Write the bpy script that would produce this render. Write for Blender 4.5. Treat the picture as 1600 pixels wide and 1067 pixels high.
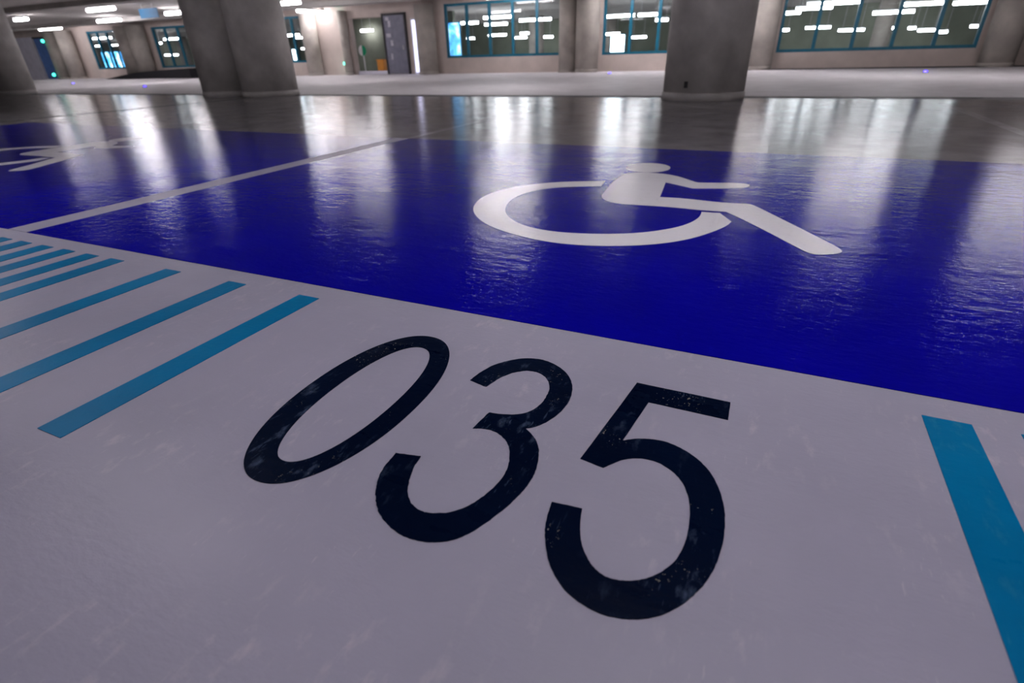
import bpy, bmesh, math, random
from mathutils import Matrix, Vector

random.seed(35)
scene = bpy.context.scene
for o in list(bpy.data.objects):
    bpy.data.objects.remove(o)
col = scene.collection

# ------------------------------------------------------------------ camera
cam_data = bpy.data.cameras.new('camera')
cam = bpy.data.objects.new('camera', cam_data)
col.objects.link(cam)
cam_data.sensor_width = 36.0
cam_data.lens = 822.0 / 1600.0 * 36.0
cam_data.clip_start = 0.02
cam_data.clip_end = 300
ROW_X = (0.90882, 0.17988, -0.37642)      # world X in (right, down, forward)
ROW_Y = (0.41642, -0.44582, 0.79236)
ROW_Z = (-0.02529, -0.87686, -0.48008)
m = Matrix(((ROW_X[0], -ROW_X[1], -ROW_X[2], 0.0),
            (ROW_Y[0], -ROW_Y[1], -ROW_Y[2], 0.0),
            (ROW_Z[0], -ROW_Z[1], -ROW_Z[2], 0.65),
            (0, 0, 0, 1)))
cam.matrix_world = m
cam_data.dof.use_dof = True
cam_data.dof.focus_distance = 1.35
cam_data.dof.aperture_fstop = 3.2
scene.camera = cam

# ------------------------------------------------------------------ world, exposure
world = bpy.data.worlds.new('world')
scene.world = world
world.use_nodes = True
world.node_tree.nodes['Background'].inputs[0].default_value = (0.02, 0.02, 0.03, 1)
world.node_tree.nodes['Background'].inputs[1].default_value = 0.2
vs = scene.view_settings
vs.view_transform = 'Standard'
vs.look = 'None'
vs.gamma = 1.0
vs.use_curve_mapping = False
vs.exposure = 0.84
LAMP_POWER = 22.0
HALL_POWER = 13.0
LAMP_COLOUR = (1.0, 0.95, 1.0)

# ------------------------------------------------------------------ materials
MATS = {}


def nodes_of(name):
    mt = bpy.data.materials.new(name)
    mt.use_nodes = True
    nt = mt.node_tree
    return mt, nt, nt.nodes['Principled BSDF']


def noise(nt, scale, detail=4.0, rough=0.55, stretch=None):
    co = nt.nodes.new('ShaderNodeNewGeometry')
    n = nt.nodes.new('ShaderNodeTexNoise')
    n.inputs['Scale'].default_value = scale
    n.inputs['Detail'].default_value = detail
    n.inputs['Roughness'].default_value = rough
    if stretch:
        mp = nt.nodes.new('ShaderNodeMapping')
        mp.inputs['Scale'].default_value = stretch
        nt.links.new(co.outputs['Position'], mp.inputs['Vector'])
        nt.links.new(mp.outputs['Vector'], n.inputs['Vector'])
    else:
        nt.links.new(co.outputs['Position'], n.inputs['Vector'])
    return n.outputs['Fac']


def ramp(nt, fac, stops):
    r = nt.nodes.new('ShaderNodeValToRGB')
    els = r.color_ramp.elements
    while len(els) < len(stops):
        els.new(0.5)
    for e, (p, c) in zip(els, stops):
        e.position = p
        e.color = (c[0], c[1], c[2], 1) if not isinstance(c, float) else (c, c, c, 1)
    nt.links.new(fac, r.inputs['Fac'])
    return r.outputs['Color']


def mix(nt, fac, a, b):
    x = nt.nodes.new('ShaderNodeMix')
    x.data_type = 'RGBA'
    if isinstance(fac, float):
        x.inputs[0].default_value = fac
    else:
        nt.links.new(fac, x.inputs[0])
    for sock, v in ((x.inputs[6], a), (x.inputs[7], b)):
        if isinstance(v, tuple):
            sock.default_value = (v[0], v[1], v[2], 1)
        else:
            nt.links.new(v, sock)
    return x.outputs[2]


def mult(nt, a, k):
    x = nt.nodes.new('ShaderNodeMath')
    x.operation = 'MULTIPLY'
    nt.links.new(a, x.inputs[0])
    if isinstance(k, float):
        x.inputs[1].default_value = k
    else:
        nt.links.new(k, x.inputs[1])
    return x.outputs[0]


def bump(nt, bsdf, heights):
    """heights: list of (fac socket, strength, distance)"""
    prev = None
    for fac, s, d in heights:
        b = nt.nodes.new('ShaderNodeBump')
        b.inputs['Strength'].default_value = s
        b.inputs['Distance'].default_value = d
        nt.links.new(fac, b.inputs['Height'])
        if prev:
            nt.links.new(prev, b.inputs['Normal'])
        prev = b.outputs['Normal']
    nt.links.new(prev, bsdf.inputs['Normal'])


def paint(name, colour, dark, rough=(0.18, 0.34), scuff=(0.6, 0.58, 0.6), scuff_amt=0.25,
          peel=0.25, wave=0.12, spec=0.5, chips=None):
    """glossy epoxy floor paint: mottled colour, pale scuffs, orange-peel relief"""
    mt, nt, b = nodes_of(name)
    base = mix(nt, ramp(nt, noise(nt, 2.3, 5), [(0.3, 0.0), (0.7, 1.0)]), dark, colour)
    sc = ramp(nt, noise(nt, 34, 6, 0.65, (1.0, 0.45, 1.0)), [(0.55, 0.0), (0.70, 1.0)])
    patch = ramp(nt, noise(nt, 3.1, 3), [(0.44, 0.0), (0.62, 1.0)])
    base = mix(nt, mult(nt, mult(nt, sc, patch), scuff_amt), base, scuff)
    # short hairline scratches in two directions
    for ang, thr in ((0.7, 0.665), (-0.5, 0.68)):
        co = nt.nodes.new('ShaderNodeNewGeometry')
        mp = nt.nodes.new('ShaderNodeMapping')
        mp.inputs['Rotation'].default_value = (0, 0, ang)
        mp.inputs['Scale'].default_value = (1.0, 0.16, 1.0)
        nz = nt.nodes.new('ShaderNodeTexNoise')
        nz.inputs['Scale'].default_value = 170
        nz.inputs['Detail'].default_value = 2
        nt.links.new(co.outputs['Position'], mp.inputs['Vector'])
        nt.links.new(mp.outputs['Vector'], nz.inputs['Vector'])
        ln = ramp(nt, nz.outputs['Fac'], [(thr, 0.0), (thr + 0.05, 1.0)])
        where = ramp(nt, noise(nt, 4.0 + ang, 3), [(0.53, 0.0), (0.64, 1.0)])
        base = mix(nt, mult(nt, mult(nt, ln, where), scuff_amt * 0.8), base, scuff)
    if chips:
        c = ramp(nt, noise(nt, 150, 3, 0.7), [(0.645, 0.0), (0.68, 1.0)])
        cp = ramp(nt, noise(nt, 7.0, 2), [(0.55, 0.0), (0.63, 1.0)])
        base = mix(nt, mult(nt, mult(nt, c, cp), 0.85), base, chips)
    nt.links.new(base, b.inputs['Base Color'])
    r = ramp(nt, noise(nt, 5.5, 6, 0.6, (0.6, 1.6, 1)), [(0.25, rough[0]), (0.75, rough[1])])
    nt.links.new(r, b.inputs['Roughness'])
    b.inputs['Specular IOR Level'].default_value = spec
    bump(nt, b, [(noise(nt, 3.0, 2, 0.5, (0.7, 1.8, 1)), wave, 0.02),
                 (noise(nt, 20, 3, 0.6, (0.7, 1.3, 1)), wave * 6.0, 0.003),
                 (noise(nt, 60, 4, 0.65, (0.7, 1.3, 1)), peel, 0.002)])
    MATS[name] = mt
    return mt


def plain(name, colour, rough=0.6, var=0.12, scale=6.0, metal=0.0, bmp=0.15, spec=0.4):
    mt, nt, b = nodes_of(name)
    lo = tuple(max(0, c * (1 - var)) for c in colour)
    hi = tuple(min(1, c * (1 + var)) for c in colour)
    nt.links.new(ramp(nt, noise(nt, scale, 5), [(0.3, lo), (0.7, hi)]), b.inputs['Base Color'])
    b.inputs['Roughness'].default_value = rough
    b.inputs['Metallic'].default_value = metal
    b.inputs['Specular IOR Level'].default_value = spec
    if bmp:
        bump(nt, b, [(noise(nt, scale * 6, 4), bmp, 0.01)])
    MATS[name] = mt
    return mt


def emit(name, colour, strength):
    mt, nt, b = nodes_of(name)
    b.inputs['Base Color'].default_value = (0.8, 0.8, 0.8, 1)
    b.inputs['Emission Color'].default_value = (*colour, 1)
    b.inputs['Emission Strength'].default_value = strength
    MATS[name] = mt
    return mt


paint('strip_paint', (0.405, 0.39, 0.49), (0.355, 0.345, 0.435), rough=(0.28, 0.40), scuff=(0.62, 0.56, 0.60),
      scuff_amt=0.45, peel=0.3, wave=0.05, spec=0.08)
paint('dark_floor', (0.34, 0.32, 0.33), (0.19, 0.18, 0.185), rough=(0.10, 0.20), scuff=(0.5, 0.48, 0.48),
      scuff_amt=0.3, peel=0.25, wave=0.09, spec=0.06)
paint('faded_line', (0.46, 0.44, 0.45), (0.30, 0.29, 0.30), rough=(0.10, 0.20), scuff=(0.5, 0.48, 0.48),
      scuff_amt=0.3, peel=0.25, wave=0.09, spec=0.06)
paint('matte_floor', (0.84, 0.81, 0.84), (0.70, 0.67, 0.69), rough=(0.5, 0.7), scuff=(0.5, 0.48, 0.47),
      scuff_amt=0.3, peel=0.2, wave=0.05, spec=0.3)
paint('blue_paint', (0.002, 0.0008, 0.36), (0.0015, 0.0008, 0.27), rough=(0.06, 0.14), scuff=(0.006, 0.008, 0.48),
      scuff_amt=0.5, peel=0.4, wave=0.10, spec=0.05)
paint('white_paint', (0.93, 0.91, 0.95), (0.89, 0.87, 0.91), rough=(0.15, 0.25), scuff=(0.6, 0.58, 0.6),
      scuff_amt=0.25, peel=0.15, wave=0.05, spec=0.08)
paint('teal_paint', (0.0, 0.20, 0.43), (0.0, 0.15, 0.33), rough=(0.26, 0.38), scuff=(0.05, 0.30, 0.45),
      scuff_amt=0.4, peel=0.25, wave=0.05, spec=0.05)
paint('digit_paint', (0.001, 0.006, 0.024), (0.0005, 0.003, 0.014), rough=(0.24, 0.36), scuff=(0.10, 0.14, 0.24),
      scuff_amt=0.6, peel=0.3, wave=0.05, spec=0.02, chips=(0.55, 0.52, 0.42))
plain('concrete', (0.40, 0.365, 0.33), 0.75, 0.2, 2.2)
plain('pillar_concrete', (0.56, 0.53, 0.51), 0.62, 0.22, 2.4, bmp=0.2)
plain('ceiling_concrete', (0.42, 0.40, 0.38), 0.85, 0.15, 1.5)
plain('beige_wall', (0.54, 0.46, 0.42), 0.75, 0.1, 2.0)
plain('hall_wall', (0.24, 0.26, 0.21), 0.8, 0.25, 0.6)
plain('teal_metal', (0.003, 0.13, 0.21), 0.4, 0.15, 8, bmp=0)
plain('dark_joint', (0.03, 0.028, 0.032), 0.6, 0.2, 9)
plain('grey_steel', (0.20, 0.20, 0.26), 0.5, 0.15, 5, bmp=0.05)
plain('blue_door', (0.12, 0.24, 0.60), 0.5, 0.15, 5, bmp=0.05)
plain('pale_wall', (0.72, 0.70, 0.80), 0.7, 0.1, 3)
plain('housing', (0.6, 0.6, 0.62), 0.5, 0.05, 8, bmp=0)
plain('black_rubber', (0.008, 0.008, 0.012), 0.6, 0.3, 9)
plain('sign_white', (0.7, 0.7, 0.7), 0.5, 0.05, 9, bmp=0)
plain('sign_green', (0.0, 0.30, 0.14), 0.5, 0.1, 9, bmp=0)
plain('orange_plastic', (0.7, 0.28, 0.04), 0.5, 0.1, 9, bmp=0)
plain('sticker', (0.5, 0.48, 0.55), 0.5, 0.2, 14, bmp=0)
plain('sign_blue', (0.02, 0.16, 0.34), 0.5, 0.1, 9, bmp=0)
emit('tube', LAMP_COLOUR, LAMP_POWER)
emit('hall_tube', (1.0, 0.96, 1.0), HALL_POWER)
emit('cyan_glow', (0.10, 0.55, 1.0), 2.6)
emit('dim_cyan', (0.12, 0.55, 1.0), 1.2)
emit('white_glow', (0.75, 0.9, 1.0), 6.0)
emit('lit_strip', (0.66, 0.66, 1.0), 1.1)
emit('green_led', (0.03, 0.9, 0.55), 3.0)
emit('blue_led', (0.06, 0.03, 1.0), 3.0)

for nm in ('cyan_glow', 'dim_cyan'):         # uneven light behind the glass
    t_ = MATS[nm].node_tree
    t_.links.new(ramp(t_, noise(t_, 2.6, 3, 0.6), [(0.36, (0.0, 0.18, 0.55)), (0.52, (0.08, 0.5, 1.0)), (0.66, (0.8, 0.95, 1.0))]),
                 t_.nodes['Principled BSDF'].inputs['Emission Color'])

gl = bpy.data.materials.new('teal_glass')
gl.use_nodes = True
nt = gl.node_tree
nt.nodes.remove(nt.nodes['Principled BSDF'])
tr = nt.nodes.new('ShaderNodeBsdfTransparent')
tr.inputs[0].default_value = (0.90, 0.955, 0.96, 1)
gs = nt.nodes.new('ShaderNodeBsdfGlossy')
gs.inputs['Roughness'].default_value = 0.02
fr = nt.nodes.new('ShaderNodeLayerWeight')
fr.inputs['Blend'].default_value = 0.12
mx = nt.nodes.new('ShaderNodeMixShader')
nt.links.new(fr.outputs['Facing'], mx.inputs[0])
nt.links.new(tr.outputs[0], mx.inputs[1])
nt.links.new(gs.outputs[0], mx.inputs[2])
nt.links.new(mx.outputs[0], nt.nodes['Material Output'].inputs[0])
MATS['teal_glass'] = gl


# ------------------------------------------------------------------ helpers
def link(name, bm, mat, parent=None, smooth=False):
    me = bpy.data.meshes.new(name)
    bmesh.ops.recalc_face_normals(bm, faces=bm.faces[:])
    bm.to_mesh(me)
    bm.free()
    if smooth:
        for p in me.polygons:
            p.use_smooth = abs(p.normal.z) < 0.9
    me.materials.append(MATS[mat])
    o = bpy.data.objects.new(name, me)
    col.objects.link(o)
    if parent:
        o.parent = parent
        o.matrix_parent_inverse = Matrix.Translation(-Vector(parent.location))
    return o


def box(bm, x0, x1, y0, y1, z0, z1):
    vs_ = [bm.verts.new((x, y, z)) for z in (z0, z1) for y in (y0, y1) for x in (x0, x1)]
    for f in ((0, 1, 3, 2), (4, 6, 7, 5), (0, 4, 5, 1), (2, 3, 7, 6), (0, 2, 6, 4), (1, 5, 7, 3)):
        bm.faces.new([vs_[i] for i in f])


def boxes(name, mat, lst, parent=None, bevel=0.0):
    bm = bmesh.new()
    for b in lst:
        box(bm, *b)
    if bevel:
        bmesh.ops.bevel(bm, geom=bm.edges[:], offset=bevel, segments=2, affect='EDGES')
    return link(name, bm, mat, parent)


def cyl(name, mat, x, y, z0, z1, r, parent=None, seg=48, profile=None):
    """lathe about a vertical axis; profile = [(radius, z)]"""
    bm = bmesh.new()
    prof = profile or [(r, z0), (r, z1)]
    rings = []
    for rr, z in prof:
        rings.append([bm.verts.new((x + rr * math.cos(2 * math.pi * i / seg), y + rr * math.sin(2 * math.pi * i / seg), z))
                      for i in range(seg)])
    for a, b in zip(rings, rings[1:]):
        for i in range(seg):
            bm.faces.new((a[i], a[(i + 1) % seg], b[(i + 1) % seg], b[i]))
    bm.faces.new(rings[0][::-1])
    bm.faces.new(rings[-1])
    return link(name, bm, mat, parent, smooth=True)


def tag(o, label, cat, group=None):
    o['label'] = label
    o['category'] = cat
    if group:
        o['group'] = group
    return o


def struct(o, label=None):
    o['kind'] = 'structure'
    if label:
        o['label'] = label
    return o


def empty(name, loc):
    o = bpy.data.objects.new(name, None)
    o.empty_display_size = 0.1
    o.location = loc
    col.objects.link(o)
    return o


def copy_tree(root, dx, dy):
    r = root.copy()
    col.objects.link(r)
    r.location = (root.location[0] + dx, root.location[1] + dy, root.location[2])
    for ch in list(root.children):
        c = ch.copy()
        col.objects.link(c)
        c.parent = r
        c.matrix_parent_inverse = ch.matrix_parent_inverse.copy()
    return r


def spline(pts, n=6):
    """closed outline; points flagged 1 stay corners, the rest is a smooth curve"""
    N = len(pts)
    out = []
    for i in range(N):
        p1, p2 = pts[i], pts[(i + 1) % N]
        c1, c2 = len(p1) > 2, len(p2) > 2
        p0 = p1 if c1 else pts[i - 1]
        p3 = p2 if c2 else pts[(i + 2) % N]
        for k in range(n):
            t = k / n
            q = []
            for a in (0, 1):
                q.append(0.5 * (2 * p1[a] + (p2[a] - p0[a]) * t + (2 * p0[a] - 5 * p1[a] + 4 * p2[a] - p3[a]) * t * t
                                + (3 * p1[a] - p0[a] - 3 * p2[a] + p3[a]) * t ** 3))
            out.append([q[0], q[1], c1 and k == 0])
    for _ in range(10):
        new = []
        for i, p in enumerate(out):
            if p[2]:
                new.append(p)
            else:
                a, b = out[i - 1], out[(i + 1) % len(out)]
                new.append([p[0] * 0.5 + (a[0] + b[0]) * 0.25, p[1] * 0.5 + (a[1] + b[1]) * 0.25, False])
        out = new
    return [(p[0], p[1]) for p in out]


def plate(name, mat, outline, z0, z1, parent=None, ragged=0.0):
    """flat coat of paint: outline extruded from z0 to z1"""
    bm = bmesh.new()
    if ragged:
        outline = [(x + random.uniform(-ragged, ragged), y + random.uniform(-ragged, ragged)) for x, y in outline]
    top = [bm.verts.new((x, y, z1)) for x, y in outline]
    bot = [bm.verts.new((x, y, z0)) for x, y in outline]
    ft = bm.faces.new(top)
    n = len(outline)
    for i in range(n):
        bm.faces.new((top[i], bot[i], bot[(i + 1) % n], top[(i + 1) % n]))
    if n > 4:
        bmesh.ops.triangulate(bm, faces=[ft], ngon_method='BEAUTY')
    return link(name, bm, mat, parent)


def ring_plate(name, mat, outer, inner, z0, z1, parent=None):
    bm = bmesh.new()
    n = len(outer)
    ot = [bm.verts.new((x, y, z1)) for x, y in outer]
    it = [bm.verts.new((x, y, z1)) for x, y in inner]
    ob = [bm.verts.new((x, y, z0)) for x, y in outer]
    ib = [bm.verts.new((x, y, z0)) for x, y in inner]
    for i in range(n):
        j = (i + 1) % n
        bm.faces.new((ot[i], ot[j], it[j], it[i]))
        bm.faces.new((ot[i], ob[i], ob[j], ot[j]))
        bm.faces.new((it[i], it[j], ib[j], ib[i]))
    return link(name, bm, mat, parent)


K = 0.65 / 0.85
D3 = [(-0.521,0.869,1), (-0.515,0.911), (-0.498,0.955), (-0.468,0.989), (-0.437,1.010), (-0.400,1.016), (-0.363,1.005), (-0.326,0.979), (-0.301,0.940), (-0.290,0.904), (-0.287,0.866), (-0.291,0.832), (-0.303,0.795), (-0.319,0.770), (-0.336,0.757,1), (-0.318,0.746), (-0.299,0.728), (-0.285,0.704), (-0.276,0.676), (-0.270,0.642), (-0.271,0.610), (-0.278,0.573), (-0.291,0.534), (-0.306,0.497), (-0.323,0.471), (-0.340,0.456), (-0.361,0.446), (-0.389,0.440), (-0.418,0.442), (-0.448,0.452), (-0.472,0.466), (-0.493,0.486), (-0.510,0.511), (-0.522,0.535), (-0.528,0.563), (-0.529,0.587), (-0.530,0.596,1), (-0.481,0.606,1), (-0.478,0.578), (-0.468,0.552), (-0.457,0.528), (-0.440,0.508), (-0.423,0.497), (-0.404,0.493), (-0.383,0.499), (-0.361,0.510), (-0.344,0.530), (-0.332,0.552), (-0.322,0.586), (-0.318,0.619), (-0.323,0.653), (-0.337,0.685), (-0.352,0.706), (-0.374,0.721), (-0.398,0.727), (-0.417,0.723), (-0.432,0.717,1), (-0.426,0.776,1), (-0.402,0.780), (-0.376,0.788), (-0.354,0.804), (-0.341,0.831), (-0.337,0.863), (-0.340,0.897), (-0.350,0.925), (-0.367,0.947), (-0.388,0.959), (-0.412,0.959), (-0.432,0.948), (-0.451,0.928), (-0.466,0.897), (-0.475,0.859,1)]
D5 = [(-0.171,1.002,1), (0.024,1.002,1), (0.025,0.938,1), (-0.132,0.938,1), (-0.151,0.794,1), (-0.130,0.809), (-0.107,0.818), (-0.078,0.823), (-0.048,0.815), (-0.017,0.798), (0.009,0.771), (0.027,0.737), (0.039,0.697), (0.044,0.664), (0.045,0.625), (0.041,0.583), (0.031,0.543), (0.017,0.513), (0.001,0.487), (-0.019,0.465), (-0.040,0.451), (-0.062,0.442), (-0.089,0.437), (-0.119,0.441), (-0.145,0.451), (-0.171,0.472), (-0.190,0.498), (-0.207,0.533), (-0.215,0.564), (-0.219,0.596,1), (-0.169,0.602,1), (-0.163,0.575), (-0.153,0.545), (-0.141,0.524), (-0.125,0.506), (-0.106,0.495), (-0.087,0.494), (-0.066,0.501), (-0.050,0.511), (-0.035,0.526), (-0.017,0.553), (-0.008,0.587), (-0.006,0.625), (-0.009,0.665), (-0.017,0.698), (-0.032,0.729), (-0.053,0.748), (-0.080,0.761), (-0.109,0.759), (-0.134,0.746), (-0.149,0.729), (-0.164,0.708,1), (-0.209,0.715,1)]
WH = [(-0.809,2.988,1), (-0.788,2.850,1), (-0.899,2.814), (-0.995,2.763), (-1.079,2.680), (-1.127,2.556), (-1.134,2.430), (-1.101,2.287), (-1.045,2.175), (-0.959,2.076), (-0.856,2.013), (-0.746,1.990), (-0.632,2.002), (-0.518,2.036), (-0.410,2.090), (-0.326,2.167), (-0.269,2.243), (-0.232,2.334), (-0.218,2.421), (-0.221,2.493,1), (-0.143,2.499,1), (-0.086,2.378,1), (-0.099,2.304), (-0.146,2.196), (-0.207,2.088), (-0.286,2.001), (-0.376,1.937), (-0.478,1.890), (-0.595,1.859), (-0.727,1.858), (-0.859,1.891), (-0.987,1.947), (-1.103,2.033), (-1.198,2.144), (-1.252,2.245), (-1.295,2.387), (-1.294,2.542), (-1.236,2.704), (-1.123,2.826), (-0.991,2.916)]
BD = [(-0.755,3.170), (-0.717,3.258), (-0.637,3.298), (-0.517,3.281), (-0.438,3.232), (-0.340,3.124), (-0.305,3.103), (-0.186,3.141), (-0.074,3.157), (-0.053,3.107), (-0.074,3.051), (-0.185,2.997), (-0.323,2.952,1), (-0.402,3.007), (-0.482,3.059,1), (-0.447,2.710,1), (-0.332,2.722), (-0.190,2.698), (-0.101,2.698), (-0.037,2.711), (0.009,2.655), (0.113,2.476), (0.203,2.322), (0.281,2.188), (0.305,2.129), (0.299,2.093), (0.250,2.058), (0.211,2.049), (0.173,2.089), (0.070,2.257), (-0.029,2.406), (-0.120,2.533,1), (-0.236,2.524), (-0.360,2.537), (-0.508,2.525), (-0.602,2.518), (-0.679,2.553), (-0.727,2.633), (-0.739,2.743), (-0.758,2.957)]
HALL_NEAR = [(-15.53, 27.0, 2.04, 1.12), (-14.51, 27.0, 2.03, 0.65), (-13.12, 27.0, 2.21, 1.45), (-13.2, 27.0, 1.92, 1.25), (-11.13, 27.0, 2.02, 1.64), (-7.07, 27.0, 1.99, 1.33), (-5.82, 27.0, 1.98, 0.83), (-5.19, 27.0, 1.76, 0.55), (-0.12, 27.0, 1.78, 0.64), (0.65, 27.0, 1.9, 1.3), (1.27, 27.0, 2.03, 1.86), (3.34, 27.0, 1.64, 1.31), (4.21, 27.0, 1.86, 1.31), (5.62, 27.0, 1.82, 1.05), (-26.45, 27.0, 1.91, 0.99), (-44.59, 27.0, 2.33, 2.76), (-38.6, 27.0, 1.84, 0.91), (-37.01, 27.0, 2.05, 1.5)]
HALL_FAR = [(-16.56, 34.0, 1.67, 1.24), (-18.46, 34.0, 1.55, 0.55), (-14.95, 34.0, 1.48, 0.77), (-14.65, 34.0, 1.7, 0.68), (-13.44, 34.0, 1.46, 1.15), (-9.28, 34.0, 1.48, 0.89), (-7.73, 34.0, 1.27, 0.86), (-0.32, 34.0, 1.34, 0.42), (1.17, 34.0, 1.39, 1.13), (2.65, 34.0, 1.23, 1.15), (4.26, 34.0, 1.25, 0.41), (5.13, 34.0, 1.22, 0.3), (5.76, 34.0, 1.11, 0.75), (6.36, 34.0, 1.02, 0.39), (7.49, 34.0, 1.2, 0.28), (-32.68, 34.0, 2.05, 0.74), (-32.14, 34.0, 1.34, 1.11), (-57.19, 34.0, 2.19, 1.87), (-53.15, 34.0, 2.18, 2.99), (-47.19, 34.0, 1.26, 1.61), (-45.45, 34.0, 1.22, 1.1)]
FILL = [(-3.6, 1.4), (0.1, 1.45), (5.0, 4.6), (3.6, 2.4), (-9.4, 2.6)]  # unseen lamps added above the bays to brighten the near floor

# ------------------------------------------------------------------ room shell
YW = 20.7          # face of the back wall
CEIL = 2.55
X0, X1, YB = -47.0, 14.0, -9.0
EDGE = 1.182       # near edge of the blue bays
BAYF = 4.19        # far edge of the blue bays
JOINT = 9.15
struct(boxes('floor', 'strip_paint', [(X0, X1, YB, EDGE, -0.15, 0.0)]), 'light grey painted strip in front of the blue bays')
struct(boxes('floor', 'dark_floor', [(X0, X1, EDGE, JOINT - 0.2, -0.15, 0.0)]), 'glossy dark grey floor around the blue bays')
struct(boxes('floor', 'matte_floor', [(X0, X1, JOINT + 0.2, YW, -0.15, 0.0)]), 'pale matt driveway floor beyond the pillars')
struct(boxes('floor', 'matte_floor', [(-62.0, X1, YW + 0.25, 38.5, -0.15, 0.0)]), 'floor of the hall behind the windows')
struct(boxes('trim_1', 'dark_joint', [(X0, X1, JOINT - 0.2, JOINT + 0.2, -0.15, -0.001)]), 'dark drain channel across the floor')
struct(boxes('trim_2', 'dark_joint', [(-9.70, -9.64, EDGE, JOINT - 0.2, 0.0, 0.003)]), 'dark floor joint beside the far left bay')
struct(boxes('ceiling', 'ceiling_concrete', [(X0, X1, YB, YW, CEIL, CEIL + 0.2)]))
struct(boxes('ceiling', 'ceiling_concrete', [(-62.0, X1, YW + 0.25, 38.5, CEIL, CEIL + 0.2)]))
for y in (2.4, 6.2, 9.0, 13.0, 18.6):
    struct(boxes('ceiling_beam', 'ceiling_concrete', [(X0, X1, y - 0.22, y + 0.22, CEIL - 0.16, CEIL)]))
struct(boxes('wall_left', 'pale_wall', [(X0 - 0.2, X0, YB, YW, 0.0, CEIL)]))
struct(boxes('wall_right', 'concrete', [(X1, X1 + 0.2, YB, 38.5, 0.0, CEIL)]))
struct(boxes('wall_front', 'concrete', [(X0, X1, YB - 0.2, YB, 0.0, CEIL)]))
struct(boxes('wall_hall_back', 'hall_wall', [(-62.0, X1, 38.5, 38.7, 0.0, CEIL)]))
struct(boxes('wall_hall_left', 'hall_wall', [(-62.2, -62.0, YW + 0.25, 38.5, 0.0, CEIL)]))

# windows: (x0, x1, sill, head, panes, label)
WINDOWS = [(-35.2, -31.95, 0.45, 2.28, 4, 'teal framed window with blue lit panels behind, far left'),
           (-29.75, -25.0, 0.45, 2.28, 5, 'teal framed window left of the twin pillars'),
           (-24.2, -19.3, 0.53, 2.33, 5, 'teal framed window just right of the twin pillars'),
           (-12.35, -7.52, 0.55, 2.38, 5, 'teal framed five-pane window in the middle of the wall'),
           (-5.98, -1.2, 0.52, 2.38, 5, 'teal framed window partly behind the thick round pillar'),
           (-0.33, 4.78, 0.46, 2.38, 5, 'teal framed five-pane window at the right')]
OPEN = [(-17.0, -15.3)]                      # passage
wall = bmesh.new()
cuts = [(w[0], w[1], w[2], w[3]) for w in WINDOWS] + [(a, b, 0.0, 2.1) for a, b in OPEN] + [(-13.9, -13.42, 0.0, 1.98)]
cuts.sort()
x = -62.0
for (a, b, s, h) in cuts:
    box(wall, x, a, YW, YW + 0.25, 0.0, CEIL)
    if s > 0:
        box(wall, a, b, YW, YW + 0.25, 0.0, s)
    box(wall, a, b, YW, YW + 0.25, h, CEIL)
    x = b
box(wall, x, X1, YW, YW + 0.25, 0.0, CEIL)
struct(link('wall_back', wall, 'beige_wall'), 'beige wall with the row of teal windows')
struct(boxes('shaded_kerb_back', 'dark_joint', [(-2.6, X1, YW - 0.75, YW, 0.0, 0.012)]), 'dark kerb strip with painted shade along the foot of the wall')  # kerb strip; its dark colour stands in for the shade there
for i, (a, b, s, h, n, lab) in enumerate(WINDOWS):
    w = empty('window_%d' % (i + 1), ((a + b) / 2, YW + 0.12, s))
    struct(w, lab)
    y0, y1 = YW + 0.03, YW + 0.13
    t = 0.085
    boxes('frame_rail', 'teal_metal', [(a, b, y0, y1, s, s + t)], w)
    boxes('frame_rail', 'teal_metal', [(a, b, y0, y1, h - t, h)], w)
    boxes('frame_stile', 'teal_metal', [(a, a + t, y0, y1, s + t, h - t)], w)
    boxes('frame_stile', 'teal_metal', [(b - t, b, y0, y1, s + t, h - t)], w)
    for k in range(1, n):
        xm = a + (b - a) * k / n
        boxes('mullion', 'teal_metal', [(xm - 0.05, xm + 0.05, y0, y1, s + t, h - t)], w)
    for k in range(n):
        p0 = a + (b - a) * k / n + (t if k == 0 else 0.05)
        p1 = a + (b - a) * (k + 1) / n - (t if k == n - 1 else 0.05)
        boxes('pane', 'teal_glass', [(p0, p1, y0 + 0.045, y0 + 0.055, s + t, h - t)], w)

# narrow lit glazed slot beside the steel door
w = empty('window_7', (-13.66, YW + 0.12, 0.0))
struct(w, 'narrow upright window glowing pale violet beside the grey door')
boxes('pane', 'lit_strip', [(-13.86, -13.44, YW - 0.03, YW - 0.01, 0.06, 1.92)], w)
boxes('frame_stile', 'sign_white', [(-13.92, -13.86, YW - 0.04, YW + 0.10, 0.0, 1.98)], w)
boxes('frame_stile', 'teal_metal', [(-13.44, -13.36, YW - 0.04, YW + 0.10, 0.0, 1.98)], w)
boxes('frame_rail', 'sign_white', [(-13.86, -13.44, YW - 0.04, YW + 0.10, 1.92, 1.98)], w)

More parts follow.
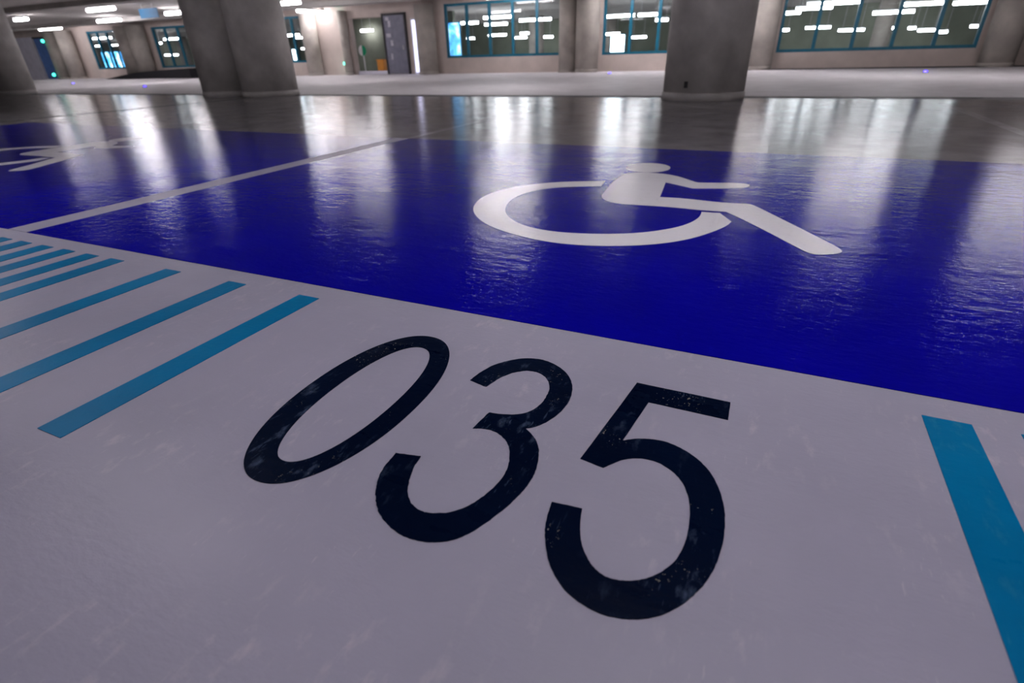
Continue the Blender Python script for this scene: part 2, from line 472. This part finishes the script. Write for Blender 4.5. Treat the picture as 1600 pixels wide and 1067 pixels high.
# doors
d = empty('door_1', (-14.72, YW - 0.04, 0.0))
struct(d, 'grey steel door with stickers left of the narrow lit window')
leaf = boxes('door_leaf', 'grey_steel', [(-15.2, -14.2, YW - 0.06, YW, 0.02, 2.12)], d)
boxes('door_frame', 'dark_joint', [(-15.28, -15.2, YW - 0.08, YW, 0.0, 2.2), (-14.2, -14.12, YW - 0.08, YW, 0.0, 2.2),
                                   (-15.28, -14.12, YW - 0.08, YW, 2.12, 2.2)], d)
boxes('door_handle', 'housing', [(-14.34, -14.30, YW - 0.12, YW - 0.06, 0.9, 1.06)], leaf)
for (sx, sz, sw, sh) in ((-15.1, 1.95, 0.16, 0.12), (-14.98, 1.72, 0.12, 0.22), (-15.12, 1.36, 0.22, 0.13), (-14.95, 1.05, 0.13, 0.2), (-15.0, 0.55, 0.1, 0.22)):
    boxes('sticker', 'sticker', [(sx, sx + sw, YW - 0.068, YW - 0.06, sz, sz + sh)], leaf)
d = empty('door_2', (-39.6, YW - 0.04, 0.0))
struct(d, 'blue door at the far left of the wall')
leaf = boxes('door_leaf', 'blue_door', [(-40.3, -38.5, YW - 0.06, YW, 0.02, 2.1)], d)
boxes('door_frame', 'dark_joint', [(-38.5, -38.38, YW - 0.08, YW, 0.0, 2.18), (-40.4, -38.38, YW - 0.08, YW, 2.1, 2.18)], d)
boxes('door_handle', 'housing', [(-38.66, -38.62, YW - 0.12, YW - 0.06, 0.95, 1.15)], leaf)
struct(boxes('wall_panel', 'pale_wall', [(-44.0, -40.4, YW - 0.10, YW, 0.0, 2.2)]), 'pale grey wall panel left of the blue door')

# passage behind the opening
struct(boxes('wall_passage', 'hall_wall', [(-22.6, -15.2, 26.3, 26.5, 0.0, CEIL)]), 'yellowish rear wall of the passage')
struct(boxes('trim_3', 'pale_wall', [(-16.9, -15.35, YW + 0.02, YW + 0.2, 0.0, 0.14)]), 'pale threshold of the passage')

# ------------------------------------------------------------------ pillars
def pillar(x, y, r, label, cat='pillar', group=None, mat='pillar_concrete', base=True):
    p = empty('concrete_pillar', (x, y, 0.0))
    cyl('shaft', mat, x, y, 0, 0, r, p, 64, [(r, 0.10), (r, CEIL - 0.17)])
    cyl('base_ring', mat, x, y, 0, 0, r, p, 64, [(r + 0.012, 0.0), (r + 0.012, 0.085), (r, 0.10)])
    return tag(p, label, cat, group)


pillar(-1.02, 8.91, 0.565, 'thick round concrete pillar standing alone right of centre', group='thick pillars by the bays')
pillar(-9.70, 8.98, 0.55, 'front right one of the twin round concrete pillars', group='thick pillars by the bays')
pillar(-10.84, 8.95, 0.55, 'rear left one of the twin round concrete pillars', group='thick pillars by the bays')
pillar(-19.50, 8.95, 0.55, 'dark round pillar cut off by the left edge of the picture', group='thick pillars by the bays')
for xx, rr, lab in ((-13.0, 0.38, 'slim column left of the middle five-pane window'),
                    (-7.12, 0.33, 'left one of two slim columns between the middle windows'),
                    (-6.40, 0.40, 'right one of two slim columns between the middle windows'),
                    (-0.76, 0.38, 'slim column seen just right of the thick lone pillar'),
                    (5.22, 0.40, 'dark slim column right of the rightmost window'),
                    (-18.95, 0.33, 'slim column between window and beige wall panel, right of twin pillars'),
                    (-17.2, 0.17, 'thin dark post at the left side of the passage'),
                    (-37.9, 0.36, 'slim column right of the blue door'),
                    (-36.6, 0.40, 'slim column left of the window with blue lit panels'),
                    (-31.3, 0.42, 'slim column right of the window with blue lit panels'),
                    (-30.35, 0.42, 'slim column left of the window beside the twin pillars')):
    pillar(xx, YW - rr - 0.02, rr, lab, 'column', 'slim columns along the window wall', 'concrete')

# ------------------------------------------------------------------ floor markings
T = 0.0015
BAY_L, BAY_R = -3.105, -2.957


def rect(x0, x1, y0, y1):
    return [(x0, y0), (x1, y0), (x1, y1), (x0, y1)]


tag(plate('painted_parking_bay', 'blue_paint', rect(BAY_R, 2.35, EDGE, BAYF), 0, T),
    'deep blue painted parking bay behind the number 035', 'parking bay', 'blue parking bays')
tag(plate('painted_parking_bay', 'blue_paint', rect(-9.05, BAY_L, EDGE, BAYF), 0, T),
    'deep blue painted parking bay at the left, beyond the grey line', 'parking bay', 'blue parking bays')
tag(plate('bay_dividing_line', 'strip_paint', rect(BAY_L, BAY_R, EDGE, BAYF), 0, T),
    'light grey line between the two blue bays', 'floor line')
tag(plate('bay_dividing_line', 'faded_line', rect(-3.0, -2.93, BAYF, 5.9), 0, T),
    'thin faded line running on from the grey bay line towards the pillars', 'floor line')
tag(plate('bay_dividing_line', 'faded_line', rect(1.75, 1.84, 4.6, 8.4), 0, T),
    'thin faded line on the dark floor at the far right', 'floor line')

# teal stripes
rights = [-1.541, -1.952, -2.373, -2.788, -2.992, -3.195, -3.39, -3.592, -3.79]
order = ['nearest to the number 035', 'second from the number 035', 'third from the number 035', 'fourth from the number 035',
         'fifth from the number 035', 'sixth from the number 035', 'seventh from the number 035',
         'eighth from the number 035', 'ninth from the number 035']
for r_, od in zip(rights, order):
    tag(plate('crossing_stripe', 'teal_paint', rect((r_ - 0.105) * K, r_ * K, 0.484 * K, 1.438 * K), 0, T),
        'teal painted stripe left of the digits, ' + od, 'floor stripe', 'teal floor stripes')
tag(plate('crossing_stripe', 'teal_paint', rect(0.486 * K, 0.591 * K, 0.484 * K, 1.438 * K), 0, T),
    'teal painted stripe right of the digits, running out of the picture bottom', 'floor stripe', 'teal floor stripes')
tag(plate('crossing_stripe', 'teal_paint', rect(0.689 * K, 0.794 * K, 0.484 * K, 1.438 * K), 0, T),
    'teal painted stripe whose corner only just enters at the right edge', 'floor stripe', 'teal floor stripes')

# number 035
num = empty('bay_number', (-0.36, 0.72, 0.0))
tag(num, 'dark navy number 035 painted on the light grey strip', 'painted number')


def superellipse(cx, cy, a, b, e, n=120):
    r = []
    for i in range(n):
        t = 2 * math.pi * i / n
        c, s = math.cos(t), math.sin(t)
        r.append((cx + a * math.copysign(abs(c) ** (2 / e), c), cy + b * math.copysign(abs(s) ** (2 / e), s)))
    return r


o = ring_plate('digit', 'digit_paint', superellipse(-0.934 * K, 0.950 * K, 0.180 * K, 0.377 * K, 2.12),
               superellipse(-0.927 * K, 0.950 * K, 0.106 * K, 0.301 * K, 2.12), 0, T, num)
o['label'] = 'digit zero'
o = plate('digit', 'digit_paint', spline(D3), 0, T, num, ragged=0.0006)
o['label'] = 'digit three'
o = plate('digit', 'digit_paint', spline(D5), 0, T, num, ragged=0.0004)
o['label'] = 'digit five'

# wheelchair symbols
sym = empty('wheelchair_symbol', (-0.65, 2.6, T))
tag(sym, 'white wheelchair symbol in the blue bay behind the number 035', 'painted symbol', 'wheelchair symbols')
plate('wheel', 'white_paint', spline(WH), T, T + 0.0012, sym)
plate('figure', 'white_paint', spline(BD), T, T + 0.0012, sym)
plate('head', 'white_paint', superellipse(-0.862 * K, 4.512 * K, 0.172 * K, 0.198 * K, 2.0, 48), T, T + 0.0012, sym)
s2 = copy_tree(sym, -6.72 * K, -0.02)
s2['label'] = 'white wheelchair symbol in the left blue bay, cut by the picture edge'

# ------------------------------------------------------------------ lamps
def lamp(x, y, z, length, label, group, mat='tube', along='x', rod=True, top=CEIL):
    l = empty('tube_lamp', (x, y, z))
    h = length / 2

    def ends(a0, a1, b0, b1, z0, z1):
        return (x + a0, x + a1, y + b0, y + b1, z0, z1) if along == 'x' else (x + b0, x + b1, y + a0, y + a1, z0, z1)
    hsg = boxes('lamp_housing', 'housing', [ends(-h - 0.03, h + 0.03, -0.055, 0.055, z + 0.055, z + 0.11)], l)
    bm = bmesh.new()
    seg = 12
    mtx = Matrix.Rotation(math.pi / 2, 4, 'Y' if along == 'x' else 'X')
    bmesh.ops.create_cone(bm, cap_ends=True, segments=seg, radius1=0.055, radius2=0.055, depth=length,
                          matrix=Matrix.Translation((x, y, z)) @ mtx)
    link('lamp_tube', bm, mat, l)
    if rod and top - z > 0.13:
        for s in (-1, 1):
            boxes('lamp_hanger', 'housing', [ends(s * h * 0.7 - 0.008, s * h * 0.7 + 0.008, -0.008, 0.008, z + 0.11, top)], hsg)
    return tag(l, label, 'lamp', group)


LZ = 2.38
ROOM = [(-22.3, 13.9, 1.5, 'x', 'long tube lamp, topmost of those left of the twin pillars'),
        (-27.6, 17.4, 1.6, 'x', 'tube lamp above the window with blue lit panels'),
        (-35.0, 18.9, 1.9, 'x', 'tube lamp above the blue door'),
        (-28.8, 14.6, 0.9, 'x', 'short tube lamp beside the dark pillar at the left edge'),
        (-22.3, 16.7, 1.0, 'x', 'tube lamp touching the left side of the twin pillars'),
        (-18.3, 20.0, 1.6, 'y', 'tube lamp in front of the beige wall, right of the twin pillars'),
        (-16.2, 16.5, 1.3, 'x', 'tube lamp at the picture top, right of the twin pillars')]
UP = [(-5.4, 11.3), (-12.4, 15.1), (2.0, 15.6), (5.0, 14.2), (-9.1, 19.5), (-4.9, 19.5), (-0.8, 18.6),  # lamps read off floor streaks, plus a row added to light the wall
      (-40.0, 13.5), (-2.6, 19.4), (-20.8, 17.5)]  # this line: unseen lamps added to brighten the wall and driveway
ORD = ['first', 'second', 'third', 'fourth', 'fifth', 'sixth', 'seventh', 'eighth', 'ninth', 'tenth', 'eleventh',
       'twelfth', 'thirteenth', 'fourteenth']
for (lx, ly, ln, al, lab) in ROOM:
    lamp(lx, ly, LZ, ln, lab, 'tube lamps under the ceiling', along=al)
for k, (lx, ly) in enumerate(sorted(UP)):
    lamp(lx, ly, LZ, 1.5, ORD[k] + ' unseen driveway tube lamp from the left', 'tube lamps over the driveway')
for k, (lx, ly) in enumerate(sorted(FILL)):
    lamp(lx, ly, LZ, 1.5, ORD[k] + ' added tube lamp from the left over the bays, outside the picture', 'tube lamps added over the bays')
lamp(-20.19, 25.9, 1.89, 0.75, 'tube lamp in the passage beside the grey steel door', 'tube lamp in the passage', 'hall_tube')
WN = {0: 'the window with blue lit panels', 1: 'the window left of the twin pillars', 2: 'the window just right of the twin pillars',
      3: 'the middle five-pane window', 4: 'the window beside the thick lone pillar', 5: 'the rightmost window'}


def window_of(x, y):
    xi = x * YW / y
    return min(range(6), key=lambda i: abs(xi - (WINDOWS[i][0] + WINDOWS[i][1]) / 2))


for rows, word in ((HALL_NEAR, 'upper'), (HALL_FAR, 'lower')):
    per = {}
    for h in sorted(rows, key=lambda h: h[0] / h[1]):
        k = window_of(h[0], h[1])
        per[k] = per.get(k, -1) + 1
        f = 1 + 0.022 * (per[k] % 3)
        lamp(h[0] * f, h[1] * f, 0.65 + (h[2] - 0.65) * f, h[3], '%s lamp from left, %s row, behind %s' % (ORD[per[k]], word, WN[k]),
             'tube lamps behind the windows', 'hall_tube')

# ------------------------------------------------------------------ glowing things behind the glass
def glow(name, x0, x1, y, z0, z1, mat, label, feet=True):
    g = empty(name, ((x0 + x1) / 2, y, 0.0))
    boxes('lit_face', mat, [(x0 + 0.03, x1 - 0.03, y - 0.03, y - 0.01, z0 + 0.03, z1 - 0.03)], g)
    boxes('panel_frame', 'teal_metal', [(x0, x1, y - 0.01, y + 0.05, z0, z1), (x0, x0 + 0.03, y - 0.04, y - 0.01, z0, z1),
                                        (x1 - 0.03, x1, y - 0.04, y - 0.01, z0, z1)], g)
    if feet:
        boxes('panel_post', 'teal_metal', [(x0, x0 + 0.05, y, y + 0.05, 0.0, z0), (x1 - 0.05, x1, y, y + 0.05, 0.0, z0)], g)
    return tag(g, label, 'light panel')


for k, lab in enumerate(('left', 'middle', 'right')):
    xx = -39.95 + 0.95 * k
    glow('lit_panel', xx, xx + 0.82, 24.0, 0.36, 1.4, 'cyan_glow', lab + ' one of the three glowing blue panels behind the far left window')
glow('lit_panel', -14.25, -13.5, 24.0, 0.55, 1.95, 'dim_cyan', 'glowing blue panel behind the left pane of the middle window')
glow('lit_panel', -6.60, -5.98, 24.0, 0.45, 1.22, 'white_glow', 'bright white panel behind the window beside the thick lone pillar')
glow('lit_panel', -23.75, -23.3, 24.0, 0.6, 1.15, 'white_glow', 'bright white panel at the right edge of the twin pillars')
for (x, y, r) in ((-12.5, 30.5, 0.4), (3.6, 31.0, 0.35), (-10.2, 36.5, 0.45), (-41.5, 31.0, 0.4), (-6.2, 37.0, 0.45)):
    p = pillar(x, y, r, 'blurred column behind the glass at x', 'column', 'columns in the hall behind the windows', 'concrete')
    p['label'] = {-12.5: 'column standing behind the right part of the middle five-pane window', 3.6: 'dim column behind the rightmost window',
                  -10.2: 'farther column seen through the middle five-pane window', -41.5: 'column behind the window with blue lit panels',
                  -6.2: 'dim column behind the window beside the thick lone pillar'}[x]

# ------------------------------------------------------------------ small things
def led(x, y, z, mat, label, r=0.05, name='indicator_light', cat='light'):
    l = empty(name, (x, y, z))
    bm = bmesh.new()
    bmesh.ops.create_uvsphere(bm, u_segments=16, v_segments=10, radius=r, matrix=Matrix.Translation((x, y, z)))
    link('lens', bm, mat, l, True)
    bm = bmesh.new()
    bmesh.ops.create_cone(bm, cap_ends=True, segments=16, radius1=r * 1.3, radius2=r * 1.3, depth=0.03,
                          matrix=Matrix.Translation((x, y + r * 0.6, z)) @ Matrix.Rotation(math.pi / 2, 4, 'X'))
    link('rim', bm, 'dark_joint', l)
    return tag(l, label, cat)


led(-17.39, YW - 0.07, 2.27, 'green_led', 'cyan green light high on the wall left of the passage', 0.09)
led(-17.5, YW - 0.07, 0.45, 'green_led', 'green light low on the wall left of the passage', 0.07)
led(-38.0, YW - 0.80, 1.92, 'green_led', 'green light high beside the blue door', 0.08)
led(-38.2, YW - 0.80, 0.24, 'green_led', 'green light low beside the blue door', 0.08)


def stud(x, y, label):
    s = empty('floor_stud', (x, y, 0.0))
    cyl('stud_base', 'dark_joint', x, y, 0, 0.012, 0.06, s, 20)
    bm = bmesh.new()
    bmesh.ops.create_uvsphere(bm, u_segments=16, v_segments=10, radius=0.045,
                              matrix=Matrix.Translation((x, y, 0.02)) @ Matrix.Diagonal((1, 1, 0.6, 1)))
    link('stud_lens', bm, 'blue_led', s, True)
    return tag(s, label, 'floor light', 'blue floor lights')


stud(-26.8, 14.55, 'blue floor light in front of the blue door')
stud(-18.5, 12.1, 'blue floor light left of the twin pillars')
stud(-5.05, 18.5, 'blue floor light left of the thick lone pillar')
p = bpy.data.objects['concrete_pillar']
boxes('tie_hole', 'dark_joint', [(-1.215, -1.17, 8.345, 8.40, 0.17, 0.25)], p)
stud(3.1, 17.0, 'blue floor light below the rightmost window')

s = empty('wall_sign', (-16.75, YW + 0.3, 0.72))
for k, (mm, a0, a1) in enumerate((('sign_white', 90, 270), ('sign_green', -90, 90))):
    bm = bmesh.new()
    pts = [(-16.75 + 0.2 * math.cos(math.radians(a0 + (a1 - a0) * i / 20)), 0.92 + 0.2 * math.sin(math.radians(a0 + (a1 - a0) * i / 20))) for i in range(21)]
    f = [bm.verts.new((px, YW + 0.28, pz)) for px, pz in pts]
    b = [bm.verts.new((px, YW + 0.31, pz)) for px, pz in pts]
    bm.faces.new(f)
    bm.faces.new(b[::-1])
    for i in range(21):
        j = (i + 1) % 21
        bm.faces.new((f[i], f[j], b[j], b[i]))
    link('sign_half', bm, mm, s)
boxes('sign_post', 'housing', [(-16.77, -16.73, YW + 0.31, YW + 0.35, 0.0, 1.1)], s)
tag(s, 'round green and white sign in the passage', 'sign')
bn = empty('orange_box', (-16.0, YW + 0.55, 0.0))
boxes('box_body', 'orange_plastic', [(-16.15, -15.8, YW + 0.4, YW + 0.7, 0.0, 0.52)], bn, 0.02)
boxes('box_lid', 'orange_plastic', [(-16.17, -15.78, YW + 0.38, YW + 0.72, 0.52, 0.57)], bn, 0.01)
tag(bn, 'small orange box standing in the passage', 'box')
bl = empty('low_barrier', (-28.5, YW - 1.0, 0.0))
bm = bmesh.new()
sec = [(-32.2, 0.0), (-25.6, 0.0), (-25.6, 0.42), (-27.8, 0.36), (-29.6, 0.28), (-31.0, 0.14)]
f = [bm.verts.new((px, YW - 1.6, pz)) for px, pz in sec]
b = [bm.verts.new((px, YW - 0.9, pz)) for px, pz in sec]
bm.faces.new(f)
bm.faces.new(b[::-1])
for i in range(len(sec)):
    j = (i + 1) % len(sec)
    bm.faces.new((f[i], f[j], b[j], b[i]))
link('barrier_body', bm, 'black_rubber', bl)
tag(bl, 'low black sloping shape on the floor left of the twin pillars', 'barrier')
hs = empty('hanging_sign', (-21.3, 15.0, 2.05))
boxes('sign_board', 'sign_blue', [(-21.9, -20.9, 15.0, 15.03, 2.12, 2.42)], hs)
for hx in (-21.7, -21.12):
    boxes('sign_hanger', 'housing', [(hx, hx + 0.02, 15.0, 15.02, 2.42, CEIL)], hs)
tag(hs, 'blue sign board hanging under the ceiling left of the twin pillars', 'sign')
